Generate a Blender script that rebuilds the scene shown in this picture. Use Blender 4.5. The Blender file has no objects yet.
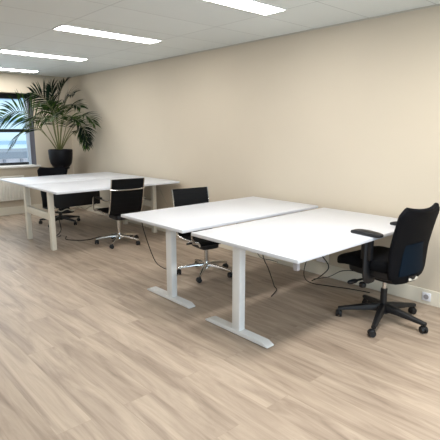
import bpy, bmesh, math, random
from mathutils import Vector, Matrix
R = math.radians
random.seed(7)
col = bpy.context.scene.collection
scene = bpy.context.scene

# ---------------------------------------------------------------- room numbers
WY = 3.909          # right wall plane
XB = -8.6           # back wall plane (inner face)
YL = -3.4           # left wall
XF = 2.6            # wall behind the camera
CH = 2.492          # ceiling height

# ---------------------------------------------------------------- materials
def srgb(r, g, b):
    f = lambda c: (c/255/12.92) if c/255 <= .04045 else ((c/255+.055)/1.055)**2.4
    return (f(r), f(g), f(b), 1)

def mat(name, color, rough=.5, metal=0, noise=0.0, nscale=30, bump=0.0, bscale=200, spec=.5, coat=0):
    m = bpy.data.materials.new(name); m.use_nodes = True
    nt = m.node_tree; b = nt.nodes['Principled BSDF']
    b.inputs['Base Color'].default_value = color
    b.inputs['Roughness'].default_value = rough
    b.inputs['Metallic'].default_value = metal
    b.inputs['Specular IOR Level'].default_value = spec
    if coat: b.inputs['Coat Weight'].default_value = coat
    tc = nt.nodes.new('ShaderNodeTexCoord')
    if noise:
        n = nt.nodes.new('ShaderNodeTexNoise'); n.inputs['Scale'].default_value = nscale; n.inputs['Detail'].default_value = 4
        nt.links.new(tc.outputs['Object'], n.inputs['Vector'])
        mx = nt.nodes.new('ShaderNodeMix'); mx.data_type = 'RGBA'
        mx.inputs[6].default_value = tuple(c*(1-noise) for c in color[:3])+(1,)
        mx.inputs[7].default_value = tuple(min(1, c*(1+noise)) for c in color[:3])+(1,)
        nt.links.new(n.outputs['Fac'], mx.inputs[0]); nt.links.new(mx.outputs[2], b.inputs['Base Color'])
    if bump:
        n2 = nt.nodes.new('ShaderNodeTexNoise'); n2.inputs['Scale'].default_value = bscale
        nt.links.new(tc.outputs['Object'], n2.inputs['Vector'])
        bp = nt.nodes.new('ShaderNodeBump'); bp.inputs['Strength'].default_value = bump; bp.inputs['Distance'].default_value = .002
        nt.links.new(n2.outputs['Fac'], bp.inputs['Height']); nt.links.new(bp.outputs['Normal'], b.inputs['Normal'])
    return m

def emit_mat(name, color, strength):
    m = bpy.data.materials.new(name); m.use_nodes = True
    b = m.node_tree.nodes['Principled BSDF']
    b.inputs['Base Color'].default_value = color
    b.inputs['Emission Color'].default_value = color
    b.inputs['Emission Strength'].default_value = strength
    return m

def floor_mat():
    m = bpy.data.materials.new('oak_planks'); m.use_nodes = True
    nt = m.node_tree; N = nt.nodes.new; L = nt.links.new
    b = nt.nodes['Principled BSDF']
    tc = N('ShaderNodeTexCoord')
    br = N('ShaderNodeTexBrick'); br.offset = .37; br.offset_frequency = 2; br.squash = 1
    br.inputs['Scale'].default_value = 1
    br.inputs['Brick Width'].default_value = 1.5; br.inputs['Row Height'].default_value = .19
    br.inputs['Mortar Size'].default_value = .0012; br.inputs['Mortar Smooth'].default_value = .3
    br.inputs['Color1'].default_value = (0, 0, 0, 1); br.inputs['Color2'].default_value = (1, 1, 1, 1); br.inputs['Mortar'].default_value = (.5, .5, .5, 1)
    L(tc.outputs['Object'], br.inputs['Vector'])
    # per-plank offset of the grain
    sep = N('ShaderNodeSeparateXYZ'); L(tc.outputs['Object'], sep.inputs[0])
    off = N('ShaderNodeMath'); off.operation = 'MULTIPLY'; off.inputs[1].default_value = 7.3
    L(br.outputs['Color'], off.inputs[0])
    zz = N('ShaderNodeCombineXYZ')
    sx = N('ShaderNodeMath'); sx.operation = 'MULTIPLY'; sx.inputs[1].default_value = .75; L(sep.outputs[0], sx.inputs[0])
    sy = N('ShaderNodeMath'); sy.operation = 'MULTIPLY'; sy.inputs[1].default_value = 6.0; L(sep.outputs[1], sy.inputs[0])
    L(sx.outputs[0], zz.inputs[0]); L(sy.outputs[0], zz.inputs[1]); L(off.outputs[0], zz.inputs[2])
    n1 = N('ShaderNodeTexNoise'); n1.inputs['Scale'].default_value = 1.5; n1.inputs['Detail'].default_value = 7; n1.inputs['Roughness'].default_value = .6; n1.inputs['Distortion'].default_value = 1.1
    L(zz.outputs[0], n1.inputs['Vector'])
    zz2 = N('ShaderNodeCombineXYZ')
    sx2 = N('ShaderNodeMath'); sx2.operation = 'MULTIPLY'; sx2.inputs[1].default_value = 2.2; L(sep.outputs[0], sx2.inputs[0])
    sy2 = N('ShaderNodeMath'); sy2.operation = 'MULTIPLY'; sy2.inputs[1].default_value = 60; L(sep.outputs[1], sy2.inputs[0])
    L(sx2.outputs[0], zz2.inputs[0]); L(sy2.outputs[0], zz2.inputs[1]); L(off.outputs[0], zz2.inputs[2])
    n2 = N('ShaderNodeTexNoise'); n2.inputs['Scale'].default_value = 1.4; n2.inputs['Detail'].default_value = 3
    L(zz2.outputs[0], n2.inputs['Vector'])
    rp = N('ShaderNodeValToRGB'); e = rp.color_ramp.elements
    e[0].position = .30; e[0].color = FLOOR[0]
    e[1].position = .68; e[1].color = FLOOR[2]
    x = e.new(.48); x.color = FLOOR[1]
    L(n1.outputs['Fac'], rp.inputs[0])
    # fine grain
    mg = N('ShaderNodeMix'); mg.data_type = 'RGBA'; mg.blend_type = 'MULTIPLY'; mg.inputs[0].default_value = .22
    gr = N('ShaderNodeValToRGB'); gr.color_ramp.elements[0].position = .32; gr.color_ramp.elements[0].color = (.62, .57, .53, 1); gr.color_ramp.elements[1].position = .55; gr.color_ramp.elements[1].color = (1, 1, 1, 1)
    L(n2.outputs['Fac'], gr.inputs[0]); L(rp.outputs[0], mg.inputs[6]); L(gr.outputs[0], mg.inputs[7])
    # plank tone
    tone = N('ShaderNodeValToRGB'); tone.color_ramp.elements[0].color = (.91, .90, .89, 1); tone.color_ramp.elements[1].color = (1.0, 1.0, 1.0, 1)
    L(br.outputs['Color'], tone.inputs[0])
    mt = N('ShaderNodeMix'); mt.data_type = 'RGBA'; mt.blend_type = 'MULTIPLY'; mt.inputs[0].default_value = 1
    L(mg.outputs[2], mt.inputs[6]); L(tone.outputs[0], mt.inputs[7])
    ms = N('ShaderNodeMix'); ms.data_type = 'RGBA'; ms.blend_type = 'MULTIPLY'
    ms.inputs[7].default_value = (.80, .76, .72, 1)
    fm = N('ShaderNodeMath'); fm.operation = 'MULTIPLY'; fm.inputs[1].default_value = .6; L(br.outputs['Fac'], fm.inputs[0])
    L(fm.outputs[0], ms.inputs[0]); L(mt.outputs[2], ms.inputs[6])
    L(ms.outputs[2], b.inputs['Base Color'])
    rr = N('ShaderNodeMapRange'); rr.inputs[3].default_value = .38; rr.inputs[4].default_value = .58
    L(n1.outputs['Fac'], rr.inputs[0]); L(rr.outputs[0], b.inputs['Roughness'])
    bp = N('ShaderNodeBump'); bp.inputs['Strength'].default_value = .12; bp.inputs['Distance'].default_value = .002
    L(n2.outputs['Fac'], bp.inputs['Height']); L(bp.outputs['Normal'], b.inputs['Normal'])
    b.inputs['Specular IOR Level'].default_value = .35
    return m

def ceiling_mat():
    m = bpy.data.materials.new('ceiling_tiles'); m.use_nodes = True
    nt = m.node_tree; N = nt.nodes.new; L = nt.links.new
    b = nt.nodes['Principled BSDF']; b.inputs['Roughness'].default_value = .95; b.inputs['Specular IOR Level'].default_value = .1
    tc = N('ShaderNodeTexCoord'); mp = N('ShaderNodeMapping')
    # grid lines run at X = -4.68 + .5935k and Y = 1.98 + 1.14k
    mp.inputs['Location'].default_value = (4.685, -1.985+1.14*10, 0)
    L(tc.outputs['Object'], mp.inputs['Vector'])
    br = N('ShaderNodeTexBrick'); br.offset = 0; br.squash = 1
    br.inputs['Scale'].default_value = 1; br.inputs['Brick Width'].default_value = .5935; br.inputs['Row Height'].default_value = 1.14
    br.inputs['Mortar Size'].default_value = .004; br.inputs['Mortar Smooth'].default_value = .4
    c = CEIL
    br.inputs['Color1'].default_value = c; br.inputs['Color2'].default_value = tuple(v*.96 for v in c[:3])+(1,)
    br.inputs['Mortar'].default_value = tuple(v*.62 for v in c[:3])+(1,)
    L(mp.outputs[0], br.inputs['Vector'])
    n = N('ShaderNodeTexNoise'); n.inputs['Scale'].default_value = 160; n.inputs['Detail'].default_value = 2
    L(tc.outputs['Object'], n.inputs['Vector'])
    mx = N('ShaderNodeMix'); mx.data_type = 'RGBA'; mx.blend_type = 'MULTIPLY'; mx.inputs[0].default_value = .12
    L(br.outputs['Color'], mx.inputs[6]); L(n.outputs['Color'], mx.inputs[7])
    L(mx.outputs[2], b.inputs['Base Color'])
    bp = N('ShaderNodeBump'); bp.inputs['Strength'].default_value = .25; bp.inputs['Distance'].default_value = .003; bp.invert = True
    L(br.outputs['Fac'], bp.inputs['Height']); L(bp.outputs['Normal'], b.inputs['Normal'])
    return m

FLOOR = (srgb(141, 124, 109), srgb(174, 156, 138), srgb(195, 177, 158))
CEIL = srgb(226, 231, 229)
M = {}
M['floor'] = floor_mat()
M['ceiling'] = ceiling_mat()
M['wall'] = mat('beige_wall', srgb(204, 192, 173), .9, noise=.02, nscale=3, bump=.08, bscale=120, spec=.2)
M['skirting'] = mat('cream_skirting', srgb(226, 218, 200), .5, noise=.015, nscale=9)
M['desk'] = mat('white_laminate', srgb(211, 212, 216), .38, noise=.008, nscale=14, spec=.4)
M['desk_edge'] = mat('white_edge_band', srgb(226, 224, 220), .5, noise=.01, nscale=20)
M['steel'] = mat('white_powder_coat', srgb(226, 226, 224), .38, noise=.015, nscale=60, bump=.04, bscale=900)
M['cream_steel'] = mat('cream_powder_coat', srgb(222, 216, 200), .42, noise=.015, nscale=60, bump=.04, bscale=900)
M['chrome'] = mat('polished_metal', srgb(205, 203, 200), .2, 1, noise=.03, nscale=40)
M['black_plastic'] = mat('black_plastic', srgb(10, 11, 15), .5, noise=.15, nscale=80)
M['black_fabric'] = mat('black_fabric', srgb(7, 8, 12), .85, noise=.25, nscale=260, bump=.3, bscale=700, spec=.15)
M['black_mesh'] = mat('black_mesh_fabric', srgb(4, 5, 10), .75, noise=.3, nscale=420, bump=.3, bscale=900, spec=.15)
M['teal'] = mat('dark_teal_mesh', srgb(2, 20, 34), .7, noise=.25, nscale=420, bump=.2, bscale=900, spec=.12)
M['leather'] = mat('black_leather', srgb(6, 7, 10), .6, noise=.2, nscale=90, bump=.2, bscale=260, spec=.2)
M['tag'] = mat('white_tag', srgb(220, 214, 200), .6, noise=.02)
M['black_rubber'] = mat('black_cable', srgb(22, 20, 20), .6, noise=.1)
M['grey_cable'] = mat('grey_cable', srgb(176, 168, 150), .6, noise=.1)
M['socket'] = mat('white_socket_plastic', srgb(228, 226, 230), .4, noise=.01)
M['socket_dark'] = mat('socket_recess', srgb(150, 146, 148), .6, noise=.02)
M['radiator'] = mat('white_enamel', srgb(232, 228, 218), .4, noise=.015)
M['frame_black'] = mat('black_window_frame', srgb(22, 28, 34), .4, noise=.1)
M['frame_pale'] = mat('pale_window_frame', srgb(196, 210, 224), .4, noise=.03)
M['reveal_shade'] = mat('shaded_reveal', srgb(92, 90, 98), .8, noise=.06, nscale=20)  # dark grey holds the shade of the recess side as a colour
M['sill'] = mat('white_sill', srgb(232, 228, 222), .45, noise=.015)
M['pot'] = mat('black_glazed_pot', srgb(6, 7, 13), .5, noise=.2, nscale=12, spec=.25)
M['stand'] = mat('black_stand_paint', srgb(10, 11, 15), .6, noise=.15, nscale=18, spec=.25)
M['soil'] = mat('potting_soil', srgb(40, 32, 26), .95, noise=.4, nscale=90, bump=.6, bscale=120)
M['light'] = emit_mat('diffuser', srgb(255, 254, 252), 28)
M['fixture'] = mat('white_fixture', srgb(225, 224, 220), .5, noise=.01)

def leaf_mat(name, ca, cb):
    m = bpy.data.materials.new(name); m.use_nodes = True
    nt = m.node_tree; N = nt.nodes.new; L = nt.links.new
    b = nt.nodes['Principled BSDF']; b.inputs['Roughness'].default_value = .5; b.inputs['Specular IOR Level'].default_value = .22
    tc = N('ShaderNodeTexCoord'); n = N('ShaderNodeTexNoise'); n.inputs['Scale'].default_value = 6
    L(tc.outputs['Object'], n.inputs['Vector'])
    r = N('ShaderNodeValToRGB')
    r.color_ramp.elements[0].position = .35; r.color_ramp.elements[0].color = ca
    r.color_ramp.elements[1].position = .7; r.color_ramp.elements[1].color = cb
    L(n.outputs['Fac'], r.inputs[0]); L(r.outputs[0], b.inputs['Base Color'])
    t = N('ShaderNodeBsdfTranslucent'); L(r.outputs[0], t.inputs['Color'])
    mx = N('ShaderNodeMixShader'); mx.inputs[0].default_value = .3
    L(b.outputs[0], mx.inputs[1]); L(t.outputs[0], mx.inputs[2]); L(mx.outputs[0], nt.nodes['Material Output'].inputs[0])
    return m
M['leaf'] = leaf_mat('palm_leaf', srgb(12, 30, 14), srgb(62, 90, 30))
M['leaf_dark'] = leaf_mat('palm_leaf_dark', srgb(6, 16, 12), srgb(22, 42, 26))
M['stem'] = mat('palm_stem', srgb(104, 106, 58), .55, noise=.25, nscale=20)

def glass_mat():
    m = bpy.data.materials.new('window_glass'); m.use_nodes = True
    nt = m.node_tree; N = nt.nodes.new; L = nt.links.new
    for n in list(nt.nodes):
        if n.type == 'BSDF_PRINCIPLED': nt.nodes.remove(n)
    t = N('ShaderNodeBsdfTransparent'); t.inputs[0].default_value = (.93, .97, .98, 1)
    g = N('ShaderNodeBsdfGlossy'); g.inputs['Roughness'].default_value = .03
    fr = N('ShaderNodeFresnel'); fr.inputs[0].default_value = 1.35
    mx = N('ShaderNodeMixShader'); L(fr.outputs[0], mx.inputs[0]); L(t.outputs[0], mx.inputs[1]); L(g.outputs[0], mx.inputs[2])
    L(mx.outputs[0], nt.nodes['Material Output'].inputs[0])
    return m
M['glass'] = glass_mat()

# ---------------------------------------------------------------- mesh helpers
def new(): return bmesh.new()

def box(bm, cx, cy, cz, sx, sy, sz, bev=0, seg=2, mt=None):
    r = bmesh.ops.create_cube(bm, size=1, matrix=Matrix.Translation((cx, cy, cz)) @ Matrix.Diagonal((sx, sy, sz, 1)))
    vs = r['verts']
    if bev:
        es = list({e for v in vs for e in v.link_edges})
        bmesh.ops.bevel(bm, geom=es, offset=bev, segments=seg, affect='EDGES', profile=.5)
    return bm

def b3(bm, x0, x1, y0, y1, z0, z1, bev=0, seg=2):
    return box(bm, (x0+x1)/2, (y0+y1)/2, (z0+z1)/2, abs(x1-x0), abs(y1-y0), abs(z1-z0), bev, seg)

def cyl(bm, p0, p1, r0, r1=None, n=20, caps=True):
    r1 = r0 if r1 is None else r1
    p0, p1 = Vector(p0), Vector(p1); d = (p1-p0).normalized()
    a = d.orthogonal().normalized(); b = d.cross(a)
    A = [bm.verts.new(p0+(a*math.cos(2*math.pi*i/n)+b*math.sin(2*math.pi*i/n))*r0) for i in range(n)]
    B = [bm.verts.new(p1+(a*math.cos(2*math.pi*i/n)+b*math.sin(2*math.pi*i/n))*r1) for i in range(n)]
    for i in range(n): bm.faces.new((A[i], A[(i+1) % n], B[(i+1) % n], B[i]))
    if caps: bm.faces.new(A[::-1]); bm.faces.new(B)
    return bm

def lathe(bm, prof, c=(0, 0, 0), n=32):
    rings = []
    for r, z in prof:
        rings.append([bm.verts.new((c[0]+r*math.cos(2*math.pi*i/n), c[1]+r*math.sin(2*math.pi*i/n), c[2]+z)) for i in range(n)])
    for a, b in zip(rings, rings[1:]):
        for i in range(n): bm.faces.new((a[i], a[(i+1) % n], b[(i+1) % n], b[i]))
    bm.faces.new(rings[0][::-1]); bm.faces.new(rings[-1])
    return bm

def smooth_path(pts, sub=6):
    pts = [Vector(p) for p in pts]
    if len(pts) < 3: return pts
    P = [pts[0]*2-pts[1]]+pts+[pts[-1]*2-pts[-2]]
    out = []
    for i in range(1, len(P)-2):
        for k in range(sub):
            t = k/sub; a, b, c, d = P[i-1:i+3]
            out.append(.5*((2*b)+(c-a)*t+(2*a-5*b+4*c-d)*t*t+(3*b-a-3*c+d)*t**3))
    out.append(pts[-1]); return out

def tube(bm, pts, r, n=8, sub=6, flat=None, smooth=True, r1=None):
    """tube along a path; flat=(w,h) gives an oval section"""
    path = smooth_path(pts, sub) if smooth else [Vector(p) for p in pts]
    up = None; rings = []
    for i, p in enumerate(path):
        t = (path[min(i+1, len(path)-1)]-path[max(i-1, 0)]).normalized()
        if up is None: up = t.orthogonal().normalized() if abs(t.z) > .9 else Vector((0, 0, 1))
        up = (up-t*up.dot(t)); up = up.normalized() if up.length > 1e-5 else t.orthogonal().normalized()
        s = t.cross(up)
        rr = r if r1 is None else r+(r1-r)*i/(len(path)-1)
        w, h = (rr, rr) if flat is None else flat
        rings.append([bm.verts.new(p+s*math.cos(2*math.pi*k/n)*w+up*math.sin(2*math.pi*k/n)*h) for k in range(n)])
    for a, b in zip(rings, rings[1:]):
        for k in range(n): bm.faces.new((a[k], a[(k+1) % n], b[(k+1) % n], b[k]))
    bm.faces.new(rings[0][::-1]); bm.faces.new(rings[-1])
    return bm

def sell(bm, c, s, e1=.3, e2=.3, n=28, m=14, fn=None):
    """super-ellipsoid (rounded box) with an optional deform function"""
    sp = lambda x, e: math.copysign(abs(x)**e, x)
    c = Vector(c)
    def P(th, ph):
        v = Vector((s[0]/2*sp(math.cos(th), e1)*sp(math.cos(ph), e2), s[1]/2*sp(math.cos(th), e1)*sp(math.sin(ph), e2), s[2]/2*sp(math.sin(th), e1)))
        if fn: v = Vector(fn(v))
        return v+c
    bot = bm.verts.new(P(-math.pi/2, 0)); top = bm.verts.new(P(math.pi/2, 0)); rings = []
    for i in range(1, m):
        th = -math.pi/2+math.pi*i/m
        rings.append([bm.verts.new(P(th, 2*math.pi*k/n)) for k in range(n)])
    for k in range(n): bm.faces.new((bot, rings[0][(k+1) % n], rings[0][k]))
    for a, b in zip(rings, rings[1:]):
        for k in range(n): bm.faces.new((a[k], a[(k+1) % n], b[(k+1) % n], b[k]))
    for k in range(n): bm.faces.new((top, rings[-1][k], rings[-1][(k+1) % n]))
    return bm

def sheet(bm, fn, nu, nv, t):
    """closed thin shell: fn(u,v)->point in 0..1 ; thickness t along the surface normal"""
    def nrm(u, v):
        e = 1e-3; a = Vector(fn(min(u+e, 1), v))-Vector(fn(max(u-e, 0), v)); b = Vector(fn(u, min(v+e, 1)))-Vector(fn(u, max(v-e, 0)))
        return a.cross(b).normalized()
    F = [[None]*(nv+1) for _ in range(nu+1)]; B = [[None]*(nv+1) for _ in range(nu+1)]
    for i in range(nu+1):
        for j in range(nv+1):
            u, v = i/nu, j/nv; p = Vector(fn(u, v)); n_ = nrm(u, v)
            F[i][j] = bm.verts.new(p+n_*t/2); B[i][j] = bm.verts.new(p-n_*t/2)
    for i in range(nu):
        for j in range(nv):
            bm.faces.new((F[i][j], F[i+1][j], F[i+1][j+1], F[i][j+1])); bm.faces.new((B[i][j], B[i][j+1], B[i+1][j+1], B[i+1][j]))
    for i in range(nu):
        bm.faces.new((F[i][0], B[i][0], B[i+1][0], F[i+1][0])); bm.faces.new((F[i][nv], F[i+1][nv], B[i+1][nv], B[i][nv]))
    for j in range(nv):
        bm.faces.new((F[0][j], F[0][j+1], B[0][j+1], B[0][j])); bm.faces.new((F[nu][j], B[nu][j], B[nu][j+1], F[nu][j+1]))
    return bm

def obj(name, bm, m, parent=None, smooth=True, label=None, angle=40):
    bmesh.ops.recalc_face_normals(bm, faces=bm.faces)
    me = bpy.data.meshes.new(name); bm.to_mesh(me); bm.free()
    ms = m if isinstance(m, (list, tuple)) else [m]
    for q in ms: me.materials.append(q)
    if smooth:
        for p in me.polygons: p.use_smooth = True
        try: me.set_sharp_from_angle(angle=R(angle))
        except Exception: pass
    o = bpy.data.objects.new(name, me); col.objects.link(o)
    if parent is not None: o.parent = parent
    if label: o['label'] = label
    return o

def tag(o, label, cat, group=None):
    o['label'] = label; o['category'] = cat
    if group: o['group'] = group
    return o

def thing(name, label, cat, loc=(0, 0, 0), rz=0, group=None):
    o = bpy.data.objects.new(name, None); col.objects.link(o)
    o.empty_display_size = .1; o.location = loc; o.rotation_euler = (0, 0, rz)
    return tag(o, label, cat, group)

def struct(name, bm, m, parent=None, smooth=False):
    o = obj(name, bm, m, parent, smooth)
    if parent is None: o['kind'] = 'structure'
    return o

def copy_tree(root, name=None):
    kids = {}
    for o in col.objects: kids.setdefault(o.parent, []).append(o)
    def rec(o, par):
        c = o.copy(); col.objects.link(c)
        if par is not None: c.parent = par
        for k in kids.get(o, []): rec(k, c)
        return c
    return rec(root, None)

# ---------------------------------------------------------------- setting
struct('floor', b3(new(), XB-.35, XF, YL, WY+.1, -.1, 0), M['floor'])
struct('ceiling', b3(new(), XB-.35, XF, YL, WY+.1, CH, CH+.1), M['ceiling'])
struct('wall_right', b3(new(), XB-.35, XF, WY, WY+.1, 0, CH), M['wall'])
struct('wall_left', b3(new(), XB-.35, XF, YL-.1, YL, 0, CH), M['wall'])
# wall behind the camera with a wide window opening
bm = new()
b3(bm, XF, XF+.1, YL-.1, WY+.1, 0, .8); b3(bm, XF, XF+.1, YL-.1, WY+.1, 2.2, CH)
b3(bm, XF, XF+.1, YL-.1, -2.8, .8, 2.2); b3(bm, XF, XF+.1, 3.2, WY+.1, .8, 2.2)
struct('wall_front', bm, M['wall'])
# back wall with the window recess
WY0, WY1, WZ0, WZ1 = -.9, 3.2, .86, 2.165
bm = new(); XR = XB-.3
b3(bm, XR, XB, WY1, WY, 0, CH); b3(bm, XR, XB, YL, WY0, 0, CH)
b3(bm, XR, XB, WY0, WY1, 0, WZ0); b3(bm, XR, XB, WY0, WY1, WZ1, CH)
struct('wall_back', bm, M['wall'])
# window in the recess
XW = XB-.24
bm = new(); fd = .05
b3(bm, XW-fd, XW, WY0, WY1, WZ1-.07, WZ1); b3(bm, XW-fd, XW, WY0, WY1, WZ0+.02, WZ0+.065)
b3(bm, XW-fd, XW+.01, WY0, WY1, 1.475, 1.535)
w = struct('window_1', bm, M['frame_black'])
bm = new()
b3(bm, XW-fd, XW+.01, WY1-.055, WY1, WZ0+.02, WZ1-.07)
b3(bm, XW-fd, XW+.01, 1.1, 1.16, WZ0+.02, WZ1-.07)
b3(bm, XW-fd, XW+.01, WY0, WY0+.055, WZ0+.02, WZ1-.07)
obj('window_mullion', bm, M['frame_pale'], w, False)
obj('window_glass', b3(new(), XW-.03, XW-.022, WY0, WY1, WZ0+.03, WZ1-.05), M['glass'], w, False)
obj('blind_cassette', b3(new(), XW+.012, XW+.09, WY0, WY1-.14, WZ1-.1, WZ1-.003, .012), M['frame_black'], w, True)
bm = new(); b3(bm, XW-.02, XB-.0005, WY1-.006, WY1-.0005, WZ0+.02, WZ1)  # thin sheet over the recess side, its shade painted in
obj('window_reveal_shade', bm, M['reveal_shade'], w, False)
obj('window_sill', b3(new(), XW, XB+.09, WY0, WY1+.05, WZ0-.012, WZ0+.02, .006), M['sill'], w, True)
struct('baseboard_right', b3(new(), XB, XF, WY-.016, WY, 0, .135, .004), M['skirting'])
struct('baseboard_back', b3(new(), XB, XB+.016, YL, WY-.016, 0, .145, .004), M['skirting'])
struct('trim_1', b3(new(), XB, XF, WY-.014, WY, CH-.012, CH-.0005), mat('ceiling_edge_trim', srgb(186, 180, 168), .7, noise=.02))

# ---------------------------------------------------------------- ceiling lights
lights = [
 ('slim ceiling light panel nearest the camera, cut by the top edge of the photo', 0),
 ('slim ceiling light panel second from the camera, fully in view', 1),
 ('slim ceiling light panel third from the camera, left end at the photo edge', 2),
 ('slim ceiling light panel farthest from the camera, shortest in the photo, nearest the window', 3)]
src = None
for lab, n in lights:
    x1 = -2.615-1.78*n
    if src is None:
        src = thing('ceiling_light', lab, 'ceiling light', (x1-.115, 2.55, CH), 0, 'slim ceiling light panels')
        bm = new()
        for (a0, a1, c0, c1) in ((-.124, -.112, -.575, .575), (.112, .124, -.575, .575), (-.112, .112, -.575, -.563), (-.112, .112, .563, .575)):
            b3(bm, a0, a1, c0, c1, -.010, -.0008)
        obj('light_frame', bm, M['fixture'], src, False)
        obj('diffuser', b3(new(), -.112, .112, -.563, .563, -.007, -.0012), M['light'], src, False)
    else:
        c = copy_tree(src); c.location.x = x1-.115; c['label'] = lab

# ---------------------------------------------------------------- height adjustable desks
def t_foot(cx, cy, half):
    """steel foot along X with chamfered ends"""
    bm = new(); h = .032; w = .038
    prof = [(-half, 0), (half, 0), (half, .010), (half-.05, h), (-half+.05, h), (-half, .010)]
    a = [bm.verts.new((cx+x, cy-w, z+.004)) for x, z in prof]; b = [bm.verts.new((cx+x, cy+w, z+.004)) for x, z in prof]
    k = len(prof)
    bm.faces.new(a); bm.faces.new(b[::-1])
    for i in range(k): bm.faces.new((a[i], b[i], b[(i+1) % k], a[(i+1) % k]))
    bmesh.ops.bevel(bm, geom=list(bm.edges), offset=.004, segments=2, affect='EDGES')
    # glide pads under both ends
    cyl(bm, (cx-half+.06, cy, 0), (cx-half+.06, cy, .006), .018); cyl(bm, (cx+half-.06, cy, 0), (cx+half-.06, cy, .006), .018)
    return bm

def sit_stand(label, x0, x1, y0, y1, z, lx, ly, ry, foot_cx, half, handset=False):
    t = thing('office_desk', label, 'desk', ((x0+x1)/2, (y0+y1)/2, 0), 0, 'pair of white height adjustable desks')
    ox, oy = (x0+x1)/2, (y0+y1)/2
    T = .026
    obj('tabletop', b3(new(), x0-ox, x1-ox, y0-oy, y1-oy, z-T, z, .004), M['desk'], t)
    lx -= ox; ly -= oy; ry -= oy; foot_cx -= ox
    u = z-T
    for (yy, ft) in ((ly, True), (ry, False)):
        bm = new()
        b3(bm, lx-.040, lx+.040, yy-.030, yy+.030, .034 if ft else .0, u-.03, .006)
        if ft:
            leg = obj('leg', bm, M['steel'], t)
            obj('foot', t_foot(foot_cx, yy, half), M['steel'], leg)
        else:
            bm.free(); bm = new()
            b3(bm, lx-.18, lx+.18, WY-oy-.012, WY-oy-.0005, u-.16, u-.0005, .002)
            b3(bm, lx-.18, lx+.18, yy-.03, WY-oy-.0125, u-.04, u-.034, .002)
            for q in (-.12, .12): b3(bm, lx+q-.004, lx+q+.004, yy-.02, WY-oy-.0125, u-.14, u-.041, .001)
            obj('wall_bracket', bm, M['steel'], t)
    # under-frame: side brackets and a long rail
    for yy in (ly, ry):
        obj('support_bracket', b3(new(), max(x0-ox+.08, lx-.34), min(x1-ox-.08, lx+.34), yy-.025, yy+.025, u-.032, u-.0005, .004), M['steel'], t)
    obj('crossbeam', b3(new(), lx-.02, lx+.02, ly+.03, ry-.03, u-.075, u-.035, .004), M['steel'], t)
    if handset:
        hb = b3(new(), x1-ox-.045, x1-ox-.012, y0-oy+.012, y0-oy+.04, u-.05, u-.0005, .003)
        obj('control_box', hb, M['socket_dark'], t, label='small grey control box under the desk corner')
    return t

A_ = sit_stand('white sit-stand desk on the window side of the near pair, mesh chair tucked behind it', -3.652, -2.728, 2.087, 3.846, .748, -3.185, 2.31, 3.80, -3.22, .325)
B_ = sit_stand('white sit-stand desk closest to the camera, its right edge facing the black task chair', -2.66, -1.634, 2.118, 3.846, .738, -2.282, 2.262, 3.80, -2.292, .335, True)

# ---------------------------------------------------------------- far bench of two joined desks
bx, by = -6.11, 2.98
t = thing('bench_desk', 'far white double bench desk with four square legs, nearer the window', 'desk', (bx, by, 0))
Fz, T = .807, .026
obj('tabletop', b3(new(), -7.135-bx, -6.135-bx, 2.093-by, 3.868-by, Fz-T, Fz, .004), M['desk'], t)
obj('tabletop', b3(new(), -6.095-bx, -5.094-bx, 2.093-by, 3.868-by, Fz-T, Fz, .004), M['desk'], t)
for lx in (-6.45, -5.615):
    for ly in (2.225, 3.77):
        obj('leg', b3(new(), lx-.034-bx, lx+.034-bx, ly-.03-by, ly+.03-by, 0, Fz-T-.0005, .005), M['cream_steel'], t)
for ly in (2.225, 3.77):
    obj('crossbeam', b3(new(), -6.416-bx, -5.649-bx, ly-.02-by, ly+.02-by, .385, .475, .004), M['cream_steel'], t)
for lx in (-6.45, -5.615):
    obj('side_rail', b3(new(), lx-.02-bx, lx+.02-bx, 2.256-by, 3.739-by, Fz-T-.06, Fz-T-.0005, .004), M['cream_steel'], t)
# dark cable tray hanging under the join
bm = new()
b3(bm, -6.20-bx, -6.19-bx, 2.34-by, 3.12-by, .47, Fz-T-.0005, .003); b3(bm, -6.04-bx, -6.03-bx, 2.34-by, 3.12-by, .47, Fz-T-.0005, .003)
b3(bm, -6.20-bx, -6.03-bx, 2.34-by, 3.12-by, .46, .472, .003)
b3(bm, -6.15-bx, -6.08-bx, 2.12-by, 3.84-by, Fz-T-.012, Fz-T-.0008, .002)  # not tray: dark strip added below the gap to paint its shade
obj('cable_tray_and_gap_shade', bm, M['black_plastic'], t, label='black cable tray hanging under the join of the tops, with an added dark strip as shade in the gap')

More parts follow.
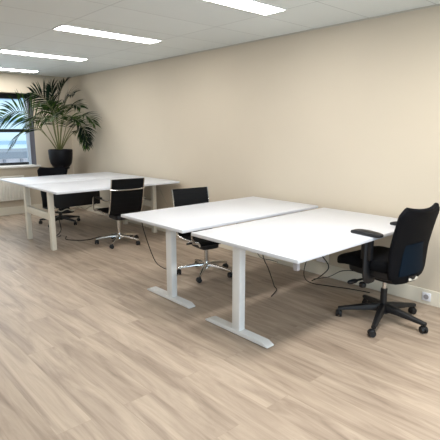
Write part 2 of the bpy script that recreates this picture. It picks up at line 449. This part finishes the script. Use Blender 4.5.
# ---------------------------------------------------------------- chairs
def star_base(root, phase, leg_mat, hub_mat, L=.315, hub_r=.034, style='plastic'):
    for k in range(5):
        a = phase+2*math.pi*k/5; d = Vector((math.cos(a), math.sin(a), 0)); s = Vector((-d.y, d.x, 0))
        bm = new()
        if style == 'plastic': secs = [(.025, .118, .030, .030), (.12, .112, .026, .024), (.24, .094, .021, .017), (L+.008, .078, .017, .012)]
        else: secs = [(.022, .112, .021, .018), (.12, .108, .019, .015), (.23, .092, .016, .012), (L+.008, .076, .013, .010)]
        rings = []
        for (r, z, w, h) in secs:
            c = d*r+Vector((0, 0, z))
            rings.append([bm.verts.new(c+s*w*x+Vector((0, 0, h*y))) for x, y in ((-1, -1), (1, -1), (1, .4), (.55, 1), (-.55, 1), (-1, .4))])
        for A, B in zip(rings, rings[1:]):
            for i in range(6): bm.faces.new((A[i], A[(i+1) % 6], B[(i+1) % 6], B[i]))
        bm.faces.new(rings[0][::-1]); bm.faces.new(rings[-1])
        leg = obj('leg', bm, leg_mat, root, True, angle=50)
        # twin wheel caster with its hood, slightly swivelled
        bm = new(); q = a+.9+.7*k; w = Vector((math.cos(q), math.sin(q), 0)); f = Vector((-w.y, w.x, 0))
        c = d*L+f*.012
        for sg in (-1, 1):
            cyl(bm, c+w*(.006*sg)+Vector((0, 0, .0275)), c+w*(.024*sg)+Vector((0, 0, .0275)), .0275, .0255, n=22)
        cyl(bm, c-w*.006+Vector((0, 0, .0275)), c+w*.006+Vector((0, 0, .0275)), .012, n=14)
        cyl(bm, d*L+Vector((0, 0, .03)), d*L+Vector((0, 0, .072)), .009, n=12)
        sell(bm, c+Vector((0, 0, .043)), (.052, .052, .028), .6, .9, 16, 8)
        obj('caster', bm, M['black_plastic'], leg, True)
    bm = new(); cyl(bm, (0, 0, .072), (0, 0, .145), hub_r+.012, hub_r-.002, n=24)
    obj('hub', bm, hub_mat, root)

def task_chair(name, label, loc, rz, phase, group=None):
    t = thing(name, label, 'chair', loc, rz, group)
    star_base(t, phase-rz, M['black_plastic'], M['black_plastic'], .34)
    bm = new(); cyl(bm, (0, 0, .14), (0, 0, .27), .026, n=20); cyl(bm, (0, 0, .27), (0, 0, .36), .014, n=16)
    obj('gas_lift', bm, [M['black_plastic']], t)
    bm = new(); cyl(bm, (0, 0, .265), (0, 0, .335), .0155, n=18)
    obj('piston', bm, M['chrome'], t, label='chrome piston')
    bm = new(); sell(bm, (0, -.01, .39), (.20, .28, .09), .4, .4)
    obj('tilt_mechanism', bm, M['black_plastic'], t)
    # seat: thick front that rolls down, dished middle
    def dish(v):
        x, y, z = v
        r = 1-(x/.26)**2
        z2 = z-.016*max(0, r)*(1 if z > 0 else 0)-.035*max(0, (y-.12)/.14)**2+.012*max(0, (-y-.1)/.15)
        w = 1-.10*max(0, (-y-.05)/.2)
        return (x*w, y, z2)
    bm = new(); sell(bm, (0, .06, .505), (.49, .56, .11), .45, .38, 40, 16, dish)
    obj('seat', bm, M['black_fabric'], t)
    bm = new(); sell(bm, (0, .02, .44), (.43, .43, .08), .4, .4, 32, 10)
    obj('seat_pan', bm, M['black_plastic'], t)
    # backrest
    def back(u, v):
        s = (u-.5)*2
        z = .395+.54*v
        w = .215+.02*math.sin(min(1, v*1.25)*math.pi/2)
        if v < .16: w *= math.sqrt(max(.0, 1-((.16-v)/.16)**2))*.35+.65
        if v > .93: w *= 1-.18*((v-.93)/.07)**2
        y = -.205-.02*v-.062*max(0, (v-.42)/.58)**1.35+.03*s*s
        z += .022*s*s*max(0, (v-.6)/.4)
        return (s*w, y, z)
    bk = obj('backrest', sheet(new(), back, 28, 30, .034), M['black_mesh'], t, angle=60)
    def lum(u, v):
        p = Vector(back(.14+.72*u*(1-.1*v), .10+.44*v)); return (p.x*(1-.25*v), p.y-.0205, p.z)
    obj('lumbar_panel', sheet(new(), lum, 16, 16, .008), M['teal'], bk, label='dark teal lower back panel')
    def rim(sg):
        return [Vector(back(.5+.5*sg, v/14)) for v in range(1, 15)]
    bm = new(); tube(bm, [Vector(back(u/16, 1)) for u in range(0, 17)], .020, 10, 2); obj('top_rail', bm, M['black_mesh'], bk)
    bm = new(); tube(bm, rim(1), .018, 8, 2); obj('side_rail', bm, M['black_mesh'], bk)
    bm = new(); tube(bm, rim(-1), .018, 8, 2); obj('side_rail', bm, M['black_mesh'], bk)
    p = back(.55, .05)
    obj('tag', b3(new(), -.05, .06, p[1]-.030, p[1]-.022, .402, .422, .002), M['tag'], bk, label='small white tag')
    bm = new(); tube(bm, [(0, -.06, .39), (0, -.15, .385), (0, -.215, .40), (0, -.228, .44)], .022, 10, 5, flat=(.05, .014))
    obj('back_support', bm, M['black_plastic'], t)
    for sg in (-1, 1):
        bm = new(); x = .255*sg
        tube(bm, [(.16*sg, 0, .395), (.225*sg, 0, .395), (.252*sg, 0, .43), (x, 0, .52), (x, .0, .70)], .022, 10, 5, flat=(.018, .040))
        b3(bm, x-.02, x+.02, -.045, .045, .55, .742, .01)
        arm = obj('armrest', bm, M['black_plastic'], t)
        bm = new(); sell(bm, (x, .015, .757), (.082, .265, .034), .5, .45, 28, 12, lambda v: (v.x*(1-.12*max(0, v.y/.13)), v.y, v.z-.012*max(0, v.y/.13)**2-.006*max(0, -v.y/.13)))
        obj('arm_pad', bm, M['black_plastic'], arm)
    bm = new(); tube(bm, [(.09, .03, .365), (.21, .05, .36), (.25, .055, .345)], .008, 8, 4); sell(bm, (.262, .056, .335), (.05, .05, .03), .6, .7)
    obj('lever', bm, M['black_plastic'], t)
    bm = new(); tube(bm, [(-.09, .06, .365), (-.22, .10, .355)], .009, 8, 4, smooth=False); sell(bm, (-.26, .11, .35), (.11, .04, .03), .6, .7); sell(bm, (-.20, .06, .325), (.05, .05, .045), .6, .7)
    obj('lever', bm, M['black_plastic'], t)
    return t

tb = task_chair('task_chair', 'black high-back task chair with dark teal lower back at the near desks', (-1.67, 3.285, 0), R(84), R(0), 'black task chairs')
tf = task_chair('task_chair', 'black task chair behind the far bench desk, below the potted palm', (-7.2, 3.0, 0), R(-92), R(20), 'black task chairs')
tf.scale = (.95, .95, .95)

def sling_chair(name, label, loc, rz, phase, group, sd=0):
    t = thing(name, label, 'chair', loc, rz, group)
    star_base(t, phase-rz, M['chrome'], M['chrome'], .30, .028, 'metal')
    bm = new(); cyl(bm, (0, 0, .14), (0, 0, .33), .024, n=20); cyl(bm, (0, 0, .33), (0, 0, .40), .014, n=16)
    obj('gas_lift', bm, M['chrome'], t)
    bm = new(); sell(bm, (0, -.03, .385-sd), (.22, .30, .085), .4, .4)
    tube(bm, [(.06, .02, .39), (.21, .04, .38)], .006, 8, 3, smooth=False); sell(bm, (.235, .045, .378), (.07, .03, .018), .6, .7)
    obj('tilt_mechanism', bm, M['black_plastic'], t)
    # sling profile, one continuous curve from seat front to the top of the back
    prof = [(.245, .435), (.225, .458), (.12, .455), (0, .447), (-.12, .445), (-.195, .452), (-.238, .49), (-.262, .56), (-.295, .68), (-.318, .80), (-.342, .905)]
    prof = [(y, z-sd*max(0, min(1, (.60-z)/.12))) for y, z in prof]
    path = smooth_path([(0, y, z) for y, z in prof], 5)
    cut = next(i for i, p in enumerate(path) if p.y < -.205)
    def strip(pts, w, t_, ribs):
        def f(u, v):
            q = v*(len(pts)-1); i = min(int(q), len(pts)-2); p = pts[i].lerp(pts[i+1], q-i)
            return ((u-.5)*2*w, p.y, p.z)
        n = len(pts)*2
        bm = sheet(new(), f, 6, n, t_)
        # stitched ribs across the sling
        for k in range(1, ribs):
            a = f(0, k/ribs); b = f(1, k/ribs)
            tube(bm, [a, b], t_*.62, 8, 1, smooth=False)
        return bm
    obj('seat', strip(path[:cut+1], .215, .020, 9), M['leather'], t, angle=60)
    obj('backrest', strip(path[cut:], .215, .016, 9), M['leather'], t, angle=60)
    for sg in (-1, 1):
        bm = new(); tube(bm, [(sg*.224, p.y, p.z) for p in path], .011, 8, 1, flat=(.008, .014))
        obj('side_frame', bm, M['chrome'], t)
    # polished crossbars: behind the upper back, and beneath the seat
    q = min(path, key=lambda p: abs(p.z-.785))
    bm = new(); tube(bm, [(-.232, q.y-.004, q.z), (-.15, q.y-.030, q.z-.006), (0, q.y-.040, q.z-.008), (.15, q.y-.030, q.z-.006), (.232, q.y-.004, q.z)], .01, 10, 5, flat=(.019, .010))
    obj('back_crossbar', bm, M['chrome'], t)
    bm = new(); tube(bm, [(-.225, .02, .444-sd), (-.12, .02, .405-sd), (.12, .02, .405-sd), (.225, .02, .444-sd)], .011, 8, 5)
    obj('seat_crossbar', bm, M['chrome'], t)
    for sg in (-1, 1):
        x = .272*sg
        bm = new(); tube(bm, [(.23*sg, .16, .452-sd), (x, .17, .47), (x, .185, .58), (x, .165, .635), (x, .08, .645), (x, -.14, .64), (x, -.25, .635), (.245*sg, -.285, .64)], .010, 8, 6)
        arm = obj('armrest', bm, M['chrome'], t)
        bm = new(); sell(bm, (x, .0, .655), (.034, .24, .018), .5, .4)
        obj('arm_pad', bm, M['black_plastic'], arm)
    return t

g = 'chrome and black sling chairs'
s1 = sling_chair('office_chair', 'black sling chair with chrome frame, back turned to the camera, at the far bench desk', (-5.37, 3.035, 0), R(84), R(25), g)
s2 = sling_chair('office_chair', 'black sling chair tucked behind the near desks, only its back top and base showing', (-3.55, 3.03, 0), R(-99), R(19), g, .05)
s2.scale = (.98, .98, .98)

# ---------------------------------------------------------------- potted palm on its stand
px, py = -8.2, 3.5
zp = .845
st = thing('plant_stand', 'black pedestal stand under the palm pot in the corner', 'plant stand', (px, py, 0))
obj('pedestal', lathe(new(), [(.17, 0), (.17, .02), (.10, .045), (.085, .2), (.085, .70), (.11, zp-.035)], n=32), M['stand'], st)
obj('top_plate', lathe(new(), [(.11, zp-.035), (.145, zp-.028), (.145, zp-.004), (.14, zp-.001)], n=32), M['stand'], st)
pl = thing('potted_palm', 'tall kentia palm in a round black pot, in the corner by the window', 'plant', (px, py, zp))
H = 1.168-zp
obj('pot', lathe(new(), [(.125, 0), (.15, .012), (.185, .07), (.205, .16), (.212, .25), (.214, H-.012), (.208, H), (.195, H), (.192, H-.03), (.19, H-.05)], n=40), M['pot'], pl)
bm = lathe(new(), [(.18, H-.06), (.188, H-.045), (.12, H-.03), (.03, H-.022)], n=28)
obj('soil', bm, M['soil'], pl)

fronds = [
 [(-8.20,3.44,1.18), (-8.05,3.16,1.48), (-7.90,2.89,1.76), (-7.70,2.59,1.80), (-7.50,2.29,1.68)],
 [(-8.20,3.44,1.18), (-8.00,3.21,1.38), (-7.80,2.94,1.55), (-7.60,2.63,1.47), (-7.45,2.43,1.27)],
 [(-8.25,3.48,1.18), (-8.20,3.40,1.58), (-8.10,3.33,1.90), (-8.00,3.17,2.07), (-7.90,2.97,2.12)],
 [(-8.25,3.50,1.17), (-8.25,3.49,1.61), (-8.25,3.53,1.96), (-8.20,3.58,2.20), (-8.10,3.62,2.34)],
 [(-8.20,3.48,1.18), (-8.10,3.44,1.55), (-8.00,3.35,1.83), (-7.80,3.12,1.94), (-7.60,2.85,1.86)],
 [(-8.20,3.49,1.18), (-8.05,3.49,1.55), (-7.85,3.50,1.82), (-7.60,3.52,1.94), (-7.40,3.55,1.88)],
 [(-8.20,3.49,1.18), (-7.90,3.53,1.48), (-7.60,3.58,1.70), (-7.40,3.65,1.75), (-7.28,3.72,1.62)],
 [(-8.20,3.51,1.18), (-7.90,3.53,1.41), (-7.60,3.55,1.60), (-7.45,3.60,1.55), (-7.35,3.62,1.31)],
 [(-8.20,3.46,1.18), (-8.00,3.25,1.48), (-7.80,3.05,1.70), (-7.60,2.84,1.71), (-7.40,2.65,1.56)],
 [(-8.20,3.49,1.18), (-8.10,3.49,1.52), (-8.00,3.53,1.90), (-7.90,3.58,2.09), (-7.75,3.62,2.13)],
 [(-8.15,3.45,1.18), (-7.80,3.27,1.43), (-7.50,3.12,1.65), (-7.20,2.98,1.73), (-7.00,2.85,1.65)],
 [(-8.15,3.47,1.18), (-7.80,3.41,1.41), (-7.50,3.35,1.63), (-7.30,3.35,1.73), (-7.15,3.40,1.64)],
 [(-8.25,3.48,1.18), (-8.30,3.45,1.55), (-8.35,3.46,1.88), (-8.30,3.46,2.10), (-8.20,3.42,2.26)],
 [(-8.20,3.51,1.18), (-8.00,3.58,1.38), (-7.70,3.60,1.50), (-7.55,3.63,1.45), (-7.50,3.65,1.24)],
]
twist = [62, 35, 55, 20, 15, 20, 15, 20, 30, 35, 20, 15, 40, 20]
leaf_len = [.50, .34, .40, .36, .34, .32, .30, .30, .32, .30, .28, .28, .34, .26]
org = Vector((px, py, zp))
rnd = random.Random(11)
for fi, pts in enumerate(fronds):
    pts = [Vector(p)-org for p in pts]; pts[0].z = H-.035
    d0 = Vector((pts[0].x, pts[0].y, 0)); pts[0].x *= .7; pts[0].y *= .7
    path = smooth_path(pts, 12)
    bm = new(); tube(bm, pts, .0085, 7, 8, r1=.0025)
    fr = obj('frond', bm, M['stem'], pl)
    bm = new(); n = len(path)
    i0 = int(n*.42); NL = 20; LL = leaf_len[fi]
    for k in range(NL):
        u = k/(NL-1); q = i0+u*(n-1-i0); i = min(int(q), n-2)
        p = path[i].lerp(path[i+1], q-i); tan = (path[i+1]-path[i]).normalized()
        side = tan.cross(Vector((0, 0, 1)))
        side = side.normalized() if side.length > .15 else Vector((0, 1, 0))
        side = Matrix.Rotation(R(twist[fi]), 3, tan) @ side
        upv = side.cross(tan).normalized()
        L = 1.12*LL*(.55+.45*math.sin(math.pi*min(1, .15+u*.75)))*(1-.35*u)*rnd.uniform(.9, 1.08)
        for sg in (-1, 1):
            ang = R(58-26*u+rnd.uniform(-7, 7))
            d = (side*sg*math.sin(ang)+tan*math.cos(ang)+upv*.22).normalized()
            wv = d.cross(upv).normalized()
            wd = .0145*rnd.uniform(.85, 1.15)
            prev = None; c = Vector(p); dd = Vector(d); steps = 5
            for j in range(steps+1):
                s = j/steps
                w_ = wd*(.35+1.3*s if s < .4 else max(.03, .87*(1-(s-.4)/.6)**.8))
                lift = upv*w_*.35
                row = (bm.verts.new(c-wv*w_+lift), bm.verts.new(c), bm.verts.new(c+wv*w_+lift))
                if prev:
                    bm.faces.new((prev[0], prev[1], row[1], row[0])); bm.faces.new((prev[1], prev[2], row[2], row[1]))
                prev = row
                c = c+dd*(L/steps); dd = (dd+Vector((0, 0, -.13-.1*s))).normalized()
    # keep the leaves clear of walls and ceiling
    for v in bm.verts:
        w_ = v.co+org
        w_.y = min(w_.y, WY-.03-.02*rnd.random()); w_.x = max(w_.x, XB+.12); w_.z = min(w_.z, CH-.04)
        v.co = w_-org
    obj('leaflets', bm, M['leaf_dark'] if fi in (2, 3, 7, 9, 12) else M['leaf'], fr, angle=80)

# ---------------------------------------------------------------- radiator
rx = XB+.1
t = thing('radiator', 'white ribbed radiator under the window', 'radiator', (rx, 2.0, .27))
bm = new(); b3(bm, -.03, .0, -1.0, .92, .0, .42, .006)
k = -1.0+.03
while k < .91:
    b3(bm, -.002, .024, k-.015, k+.015, .015, .405, .006); k += .052
obj('panel', bm, M['radiator'], t)
obj('top_grille', b3(new(), -.055, .004, -1.0, .92, .421, .437, .003), M['radiator'], t)
bm = new(); b3(bm, -.098, -.056, -.7, -.66, .05, .37); b3(bm, -.098, -.056, .6, .64, .05, .37); b3(bm, -.056, -.0305, -.98, .90, .02, .40, .004)
obj('wall_bracket', bm, M['radiator'], t)
bm = new(); tube(bm, [(-.02, .921, .06), (-.02, .99, .06), (-.02, 1.0, .02), (-.02, 1.0, -.27)], .011, 10, 1, smooth=False)
cyl(bm, (-.02, .935, .06), (-.02, .985, .06), .02)
obj('valve_pipe', bm, M['radiator'], t)
bm = new(); tube(bm, [(-.05, .921, .37), (-.05, .985, .37), (-.05, 1.0, .33), (-.05, 1.0, .0)], .014, 10, 1, smooth=False)
obj('valve_pipe', bm, M['radiator'], t)

# ---------------------------------------------------------------- sockets
def socket(label, x, y, z, s=.082, group='white wall sockets'):
    t = thing('wall_socket', label, 'socket', (x, y, z), 0, group)
    obj('face_plate', b3(new(), -s/2, s/2, -.012, -.0005, -s/2, s/2, .004), M['socket'], t)
    bm = new(); cyl(bm, (0, -.0118, 0), (0, -.0135, 0), s*.30, n=24)
    obj('socket_well', bm, M['socket_dark'], t)
    return t
socket('square white socket on the skirting right of the black task chair', -1.582, WY-.016, .072, .075)
socket('small white socket on the skirting below the desk closest to the camera', -3.68, WY-.016, .075, .05)
socket('white wall socket under the right end of the far bench desk', -6.12, WY, .45, .075)
jb = thing('junction_box', 'pale box on the wall with black cables, under the near desk by the task chair', 'junction box', (-2.67, WY, .215))
obj('box_body', b3(new(), -.06, .06, -.06, -.0005, -.06, .085, .006), M['skirting'], jb)
obj('box_lid', b3(new(), -.054, .054, -.066, -.0605, -.054, .079, .003), M['socket'], jb)

# ---------------------------------------------------------------- cables
def cable(label, pts, r=.0045, m='black_rubber', cat='cable'):
    bm = new(); tube(bm, pts, r, 7, 8)
    return tag(obj('power_cable', bm, M[m]), label, cat)
f = .006
cable('black cable trailing from the far left corner of the near desks to the floor', [(-3.43, 2.16, .715), (-3.46, 2.19, .69), (-3.60, 2.295, .58), (-3.88, 2.52, .36), (-4.04, 2.69, .14), (-4.08, 2.77, .04), (-4.02, 2.80, f), (-3.95, 2.80, f)])
cable('black cable hanging and kinked on the floor under the desk closest to the camera', [(-2.20, 2.42, .70), (-2.23, 2.46, .6), (-2.44, 2.72, .44), (-2.64, 2.99, .28), (-2.72, 3.14, .12), (-2.74, 3.20, .03), (-2.71, 3.20, f), (-2.66, 3.11, f), (-2.62, 3.02, f)])
cable('thin dark cable lying along the skirting under the near desk', [(-3.60, 3.86, .13), (-3.56, 3.85, .06), (-3.48, 3.84, .03), (-3.35, 3.845, .035), (-3.25, 3.85, .03)], .004)
cable('black cable looping from the junction box down to the floor', [(-2.72, 3.845, .26), (-2.80, 3.80, .18), (-2.80, 3.74, .06), (-2.72, 3.66, f), (-2.58, 3.60, f), (-2.42, 3.66, f), (-2.22, 3.74, f), (-2.06, 3.78, f)])
cable('black cable rising from the floor loop towards the task chair', [(-2.66, 3.72, f), (-2.52, 3.78, .05), (-2.42, 3.82, .12), (-2.32, 3.84, .15), (-2.2, 3.85, .155)], .004)
cable('black cable bunch hanging from the desk underside beside the junction box', [(-2.38, 3.70, .66), (-2.46, 3.76, .42), (-2.56, 3.82, .30), (-2.70, 3.81, .29), (-2.76, 3.82, .33), (-2.62, 3.80, .24), (-2.54, 3.80, .14), (-2.60, 3.74, .04), (-2.64, 3.66, f)], .0055)
cable('black cable lying across the floor under the far bench desk', [(-6.13, 2.62, .03), (-6.05, 2.58, f), (-5.9, 2.66, f), (-5.82, 2.80, f), (-5.86, 3.0, f), (-5.70, 3.2, f), (-5.62, 3.4, f)], .006)
cable('dark cable dropping from the cable tray of the far bench desk', [(-6.12, 2.55, .455), (-6.10, 2.52, .3), (-6.16, 2.56, .12), (-6.25, 2.50, f), (-6.32, 2.62, f)], .006)
cable('grey cable coil hanging below the cable tray of the far bench desk', [(-6.02, 2.42, .50), (-6.0, 2.50, .42), (-6.0, 2.60, .44), (-6.0, 2.68, .41), (-6.0, 2.78, .45), (-6.0, 2.86, .41), (-6.0, 2.95, .44), (-6.0, 3.05, .47)], .007, 'grey_cable')
cable('grey cable hanging on the wall under the right end of the far bench desk', [(-5.75, 3.905, .77), (-5.62, 3.905, .62), (-5.50, 3.905, .47), (-5.32, 3.905, .30), (-5.15, 3.904, .16), (-5.1, 3.90, .139), (-5.02, 3.90, .139)], .004, 'grey_cable')

# ---------------------------------------------------------------- outside the window
def facade(name, label, x, y0, y1, z1, c_wall, c_band, c_top):
    t = thing(name, label, 'building', (x, (y0+y1)/2, -4))
    w = (y1-y0)/2
    obj('wall', b3(new(), -3, 0, -w, w, 0, z1+4), c_wall, t, False)
    return t, w
t, w = facade('building', 'low pale building with a dark eave, seen through the window', -18, -6, 9, .66, mat('pale_render', srgb(196, 190, 196), .9, noise=.05, nscale=2), None, None)
bm = new(); b3(bm, -3.2, .35, -w-.2, w+.2, 4.5, 4.74)
obj('eave', bm, mat('grey_fascia', srgb(120, 126, 136), .7, noise=.08), t, False)
bm = new(); k = -w+.3
while k < w-.5:
    b3(bm, 0, .06, k, k+.10, 0, 4.45); k += .62
obj('wall_batten', bm, mat('grey_batten', srgb(150, 150, 160), .8, noise=.06), t, False)
t, w = facade('building', 'tall pale blue building farther behind, seen through the window', -40, -20, 22, 4.2, mat('pale_blue_cladding', srgb(200, 214, 222), .9, noise=.04, nscale=.6), None, None)
bm = new()
for z in (2.6, 4.4, 6.2, 8.0): b3(bm, 0, .12, -w, w, z, z+.28)
obj('cladding_band', bm, mat('grey_blue_band', srgb(150, 176, 198), .9, noise=.05), t, False)

# ---------------------------------------------------------------- light
world = bpy.data.worlds.new('sky'); scene.world = world; world.use_nodes = True
bg = world.node_tree.nodes['Background']; bg.inputs[0].default_value = (.80, .91, 1, 1); bg.inputs[1].default_value = 2.3

def area(name, loc, rot, sx, sy, power, color):
    l = bpy.data.lights.new(name, 'AREA'); l.shape = 'RECTANGLE'; l.size = sx; l.size_y = sy; l.energy = power; l.color = color
    o = bpy.data.objects.new(name, l); col.objects.link(o); o.location = loc; o.rotation_euler = rot
    return o
# daylight through the wide window behind the camera, and ceiling lamps of the rest of the room
area('window_daylight', (XF-.05, .2, 1.5), (0, R(90), 0), 1.4, 5.6, 125, (.52, .76, 1))
area('ceiling_lamp_row', (-.9, 2.4, CH-.03), (0, 0, 0), .3, 1.1, 62, (1, .98, .95))
area('ceiling_lamp_front', (.9, 1.2, CH-.03), (0, 0, 0), .3, 1.1, 40, (1, .98, .95))
area('ceiling_lamp_left', (-4.2, -1.2, CH-.03), (0, 0, 0), 2.5, 1.1, 60, (1, .97, .93))
area('back_window_daylight', (XB+.05, 1.2, 1.55), (0, R(-90), 0), 1.1, 3.2, 30, (.78, .89, 1))

# ---------------------------------------------------------------- camera
cd = bpy.data.cameras.new('camera'); cam = bpy.data.objects.new('camera', cd); col.objects.link(cam)
cam.location = (0, 0, 1.5); cam.rotation_euler = (R(90-11.087), 0, R(47.726))
cd.sensor_width = 36; cd.lens = 36*454.43/440; cd.clip_start = .05
scene.camera = cam
scene.view_settings.view_transform = 'Standard'
scene.view_settings.look = 'None'
scene.view_settings.exposure = -.22
scene.cycles.use_denoising = True
scene.cycles.max_bounces = 8
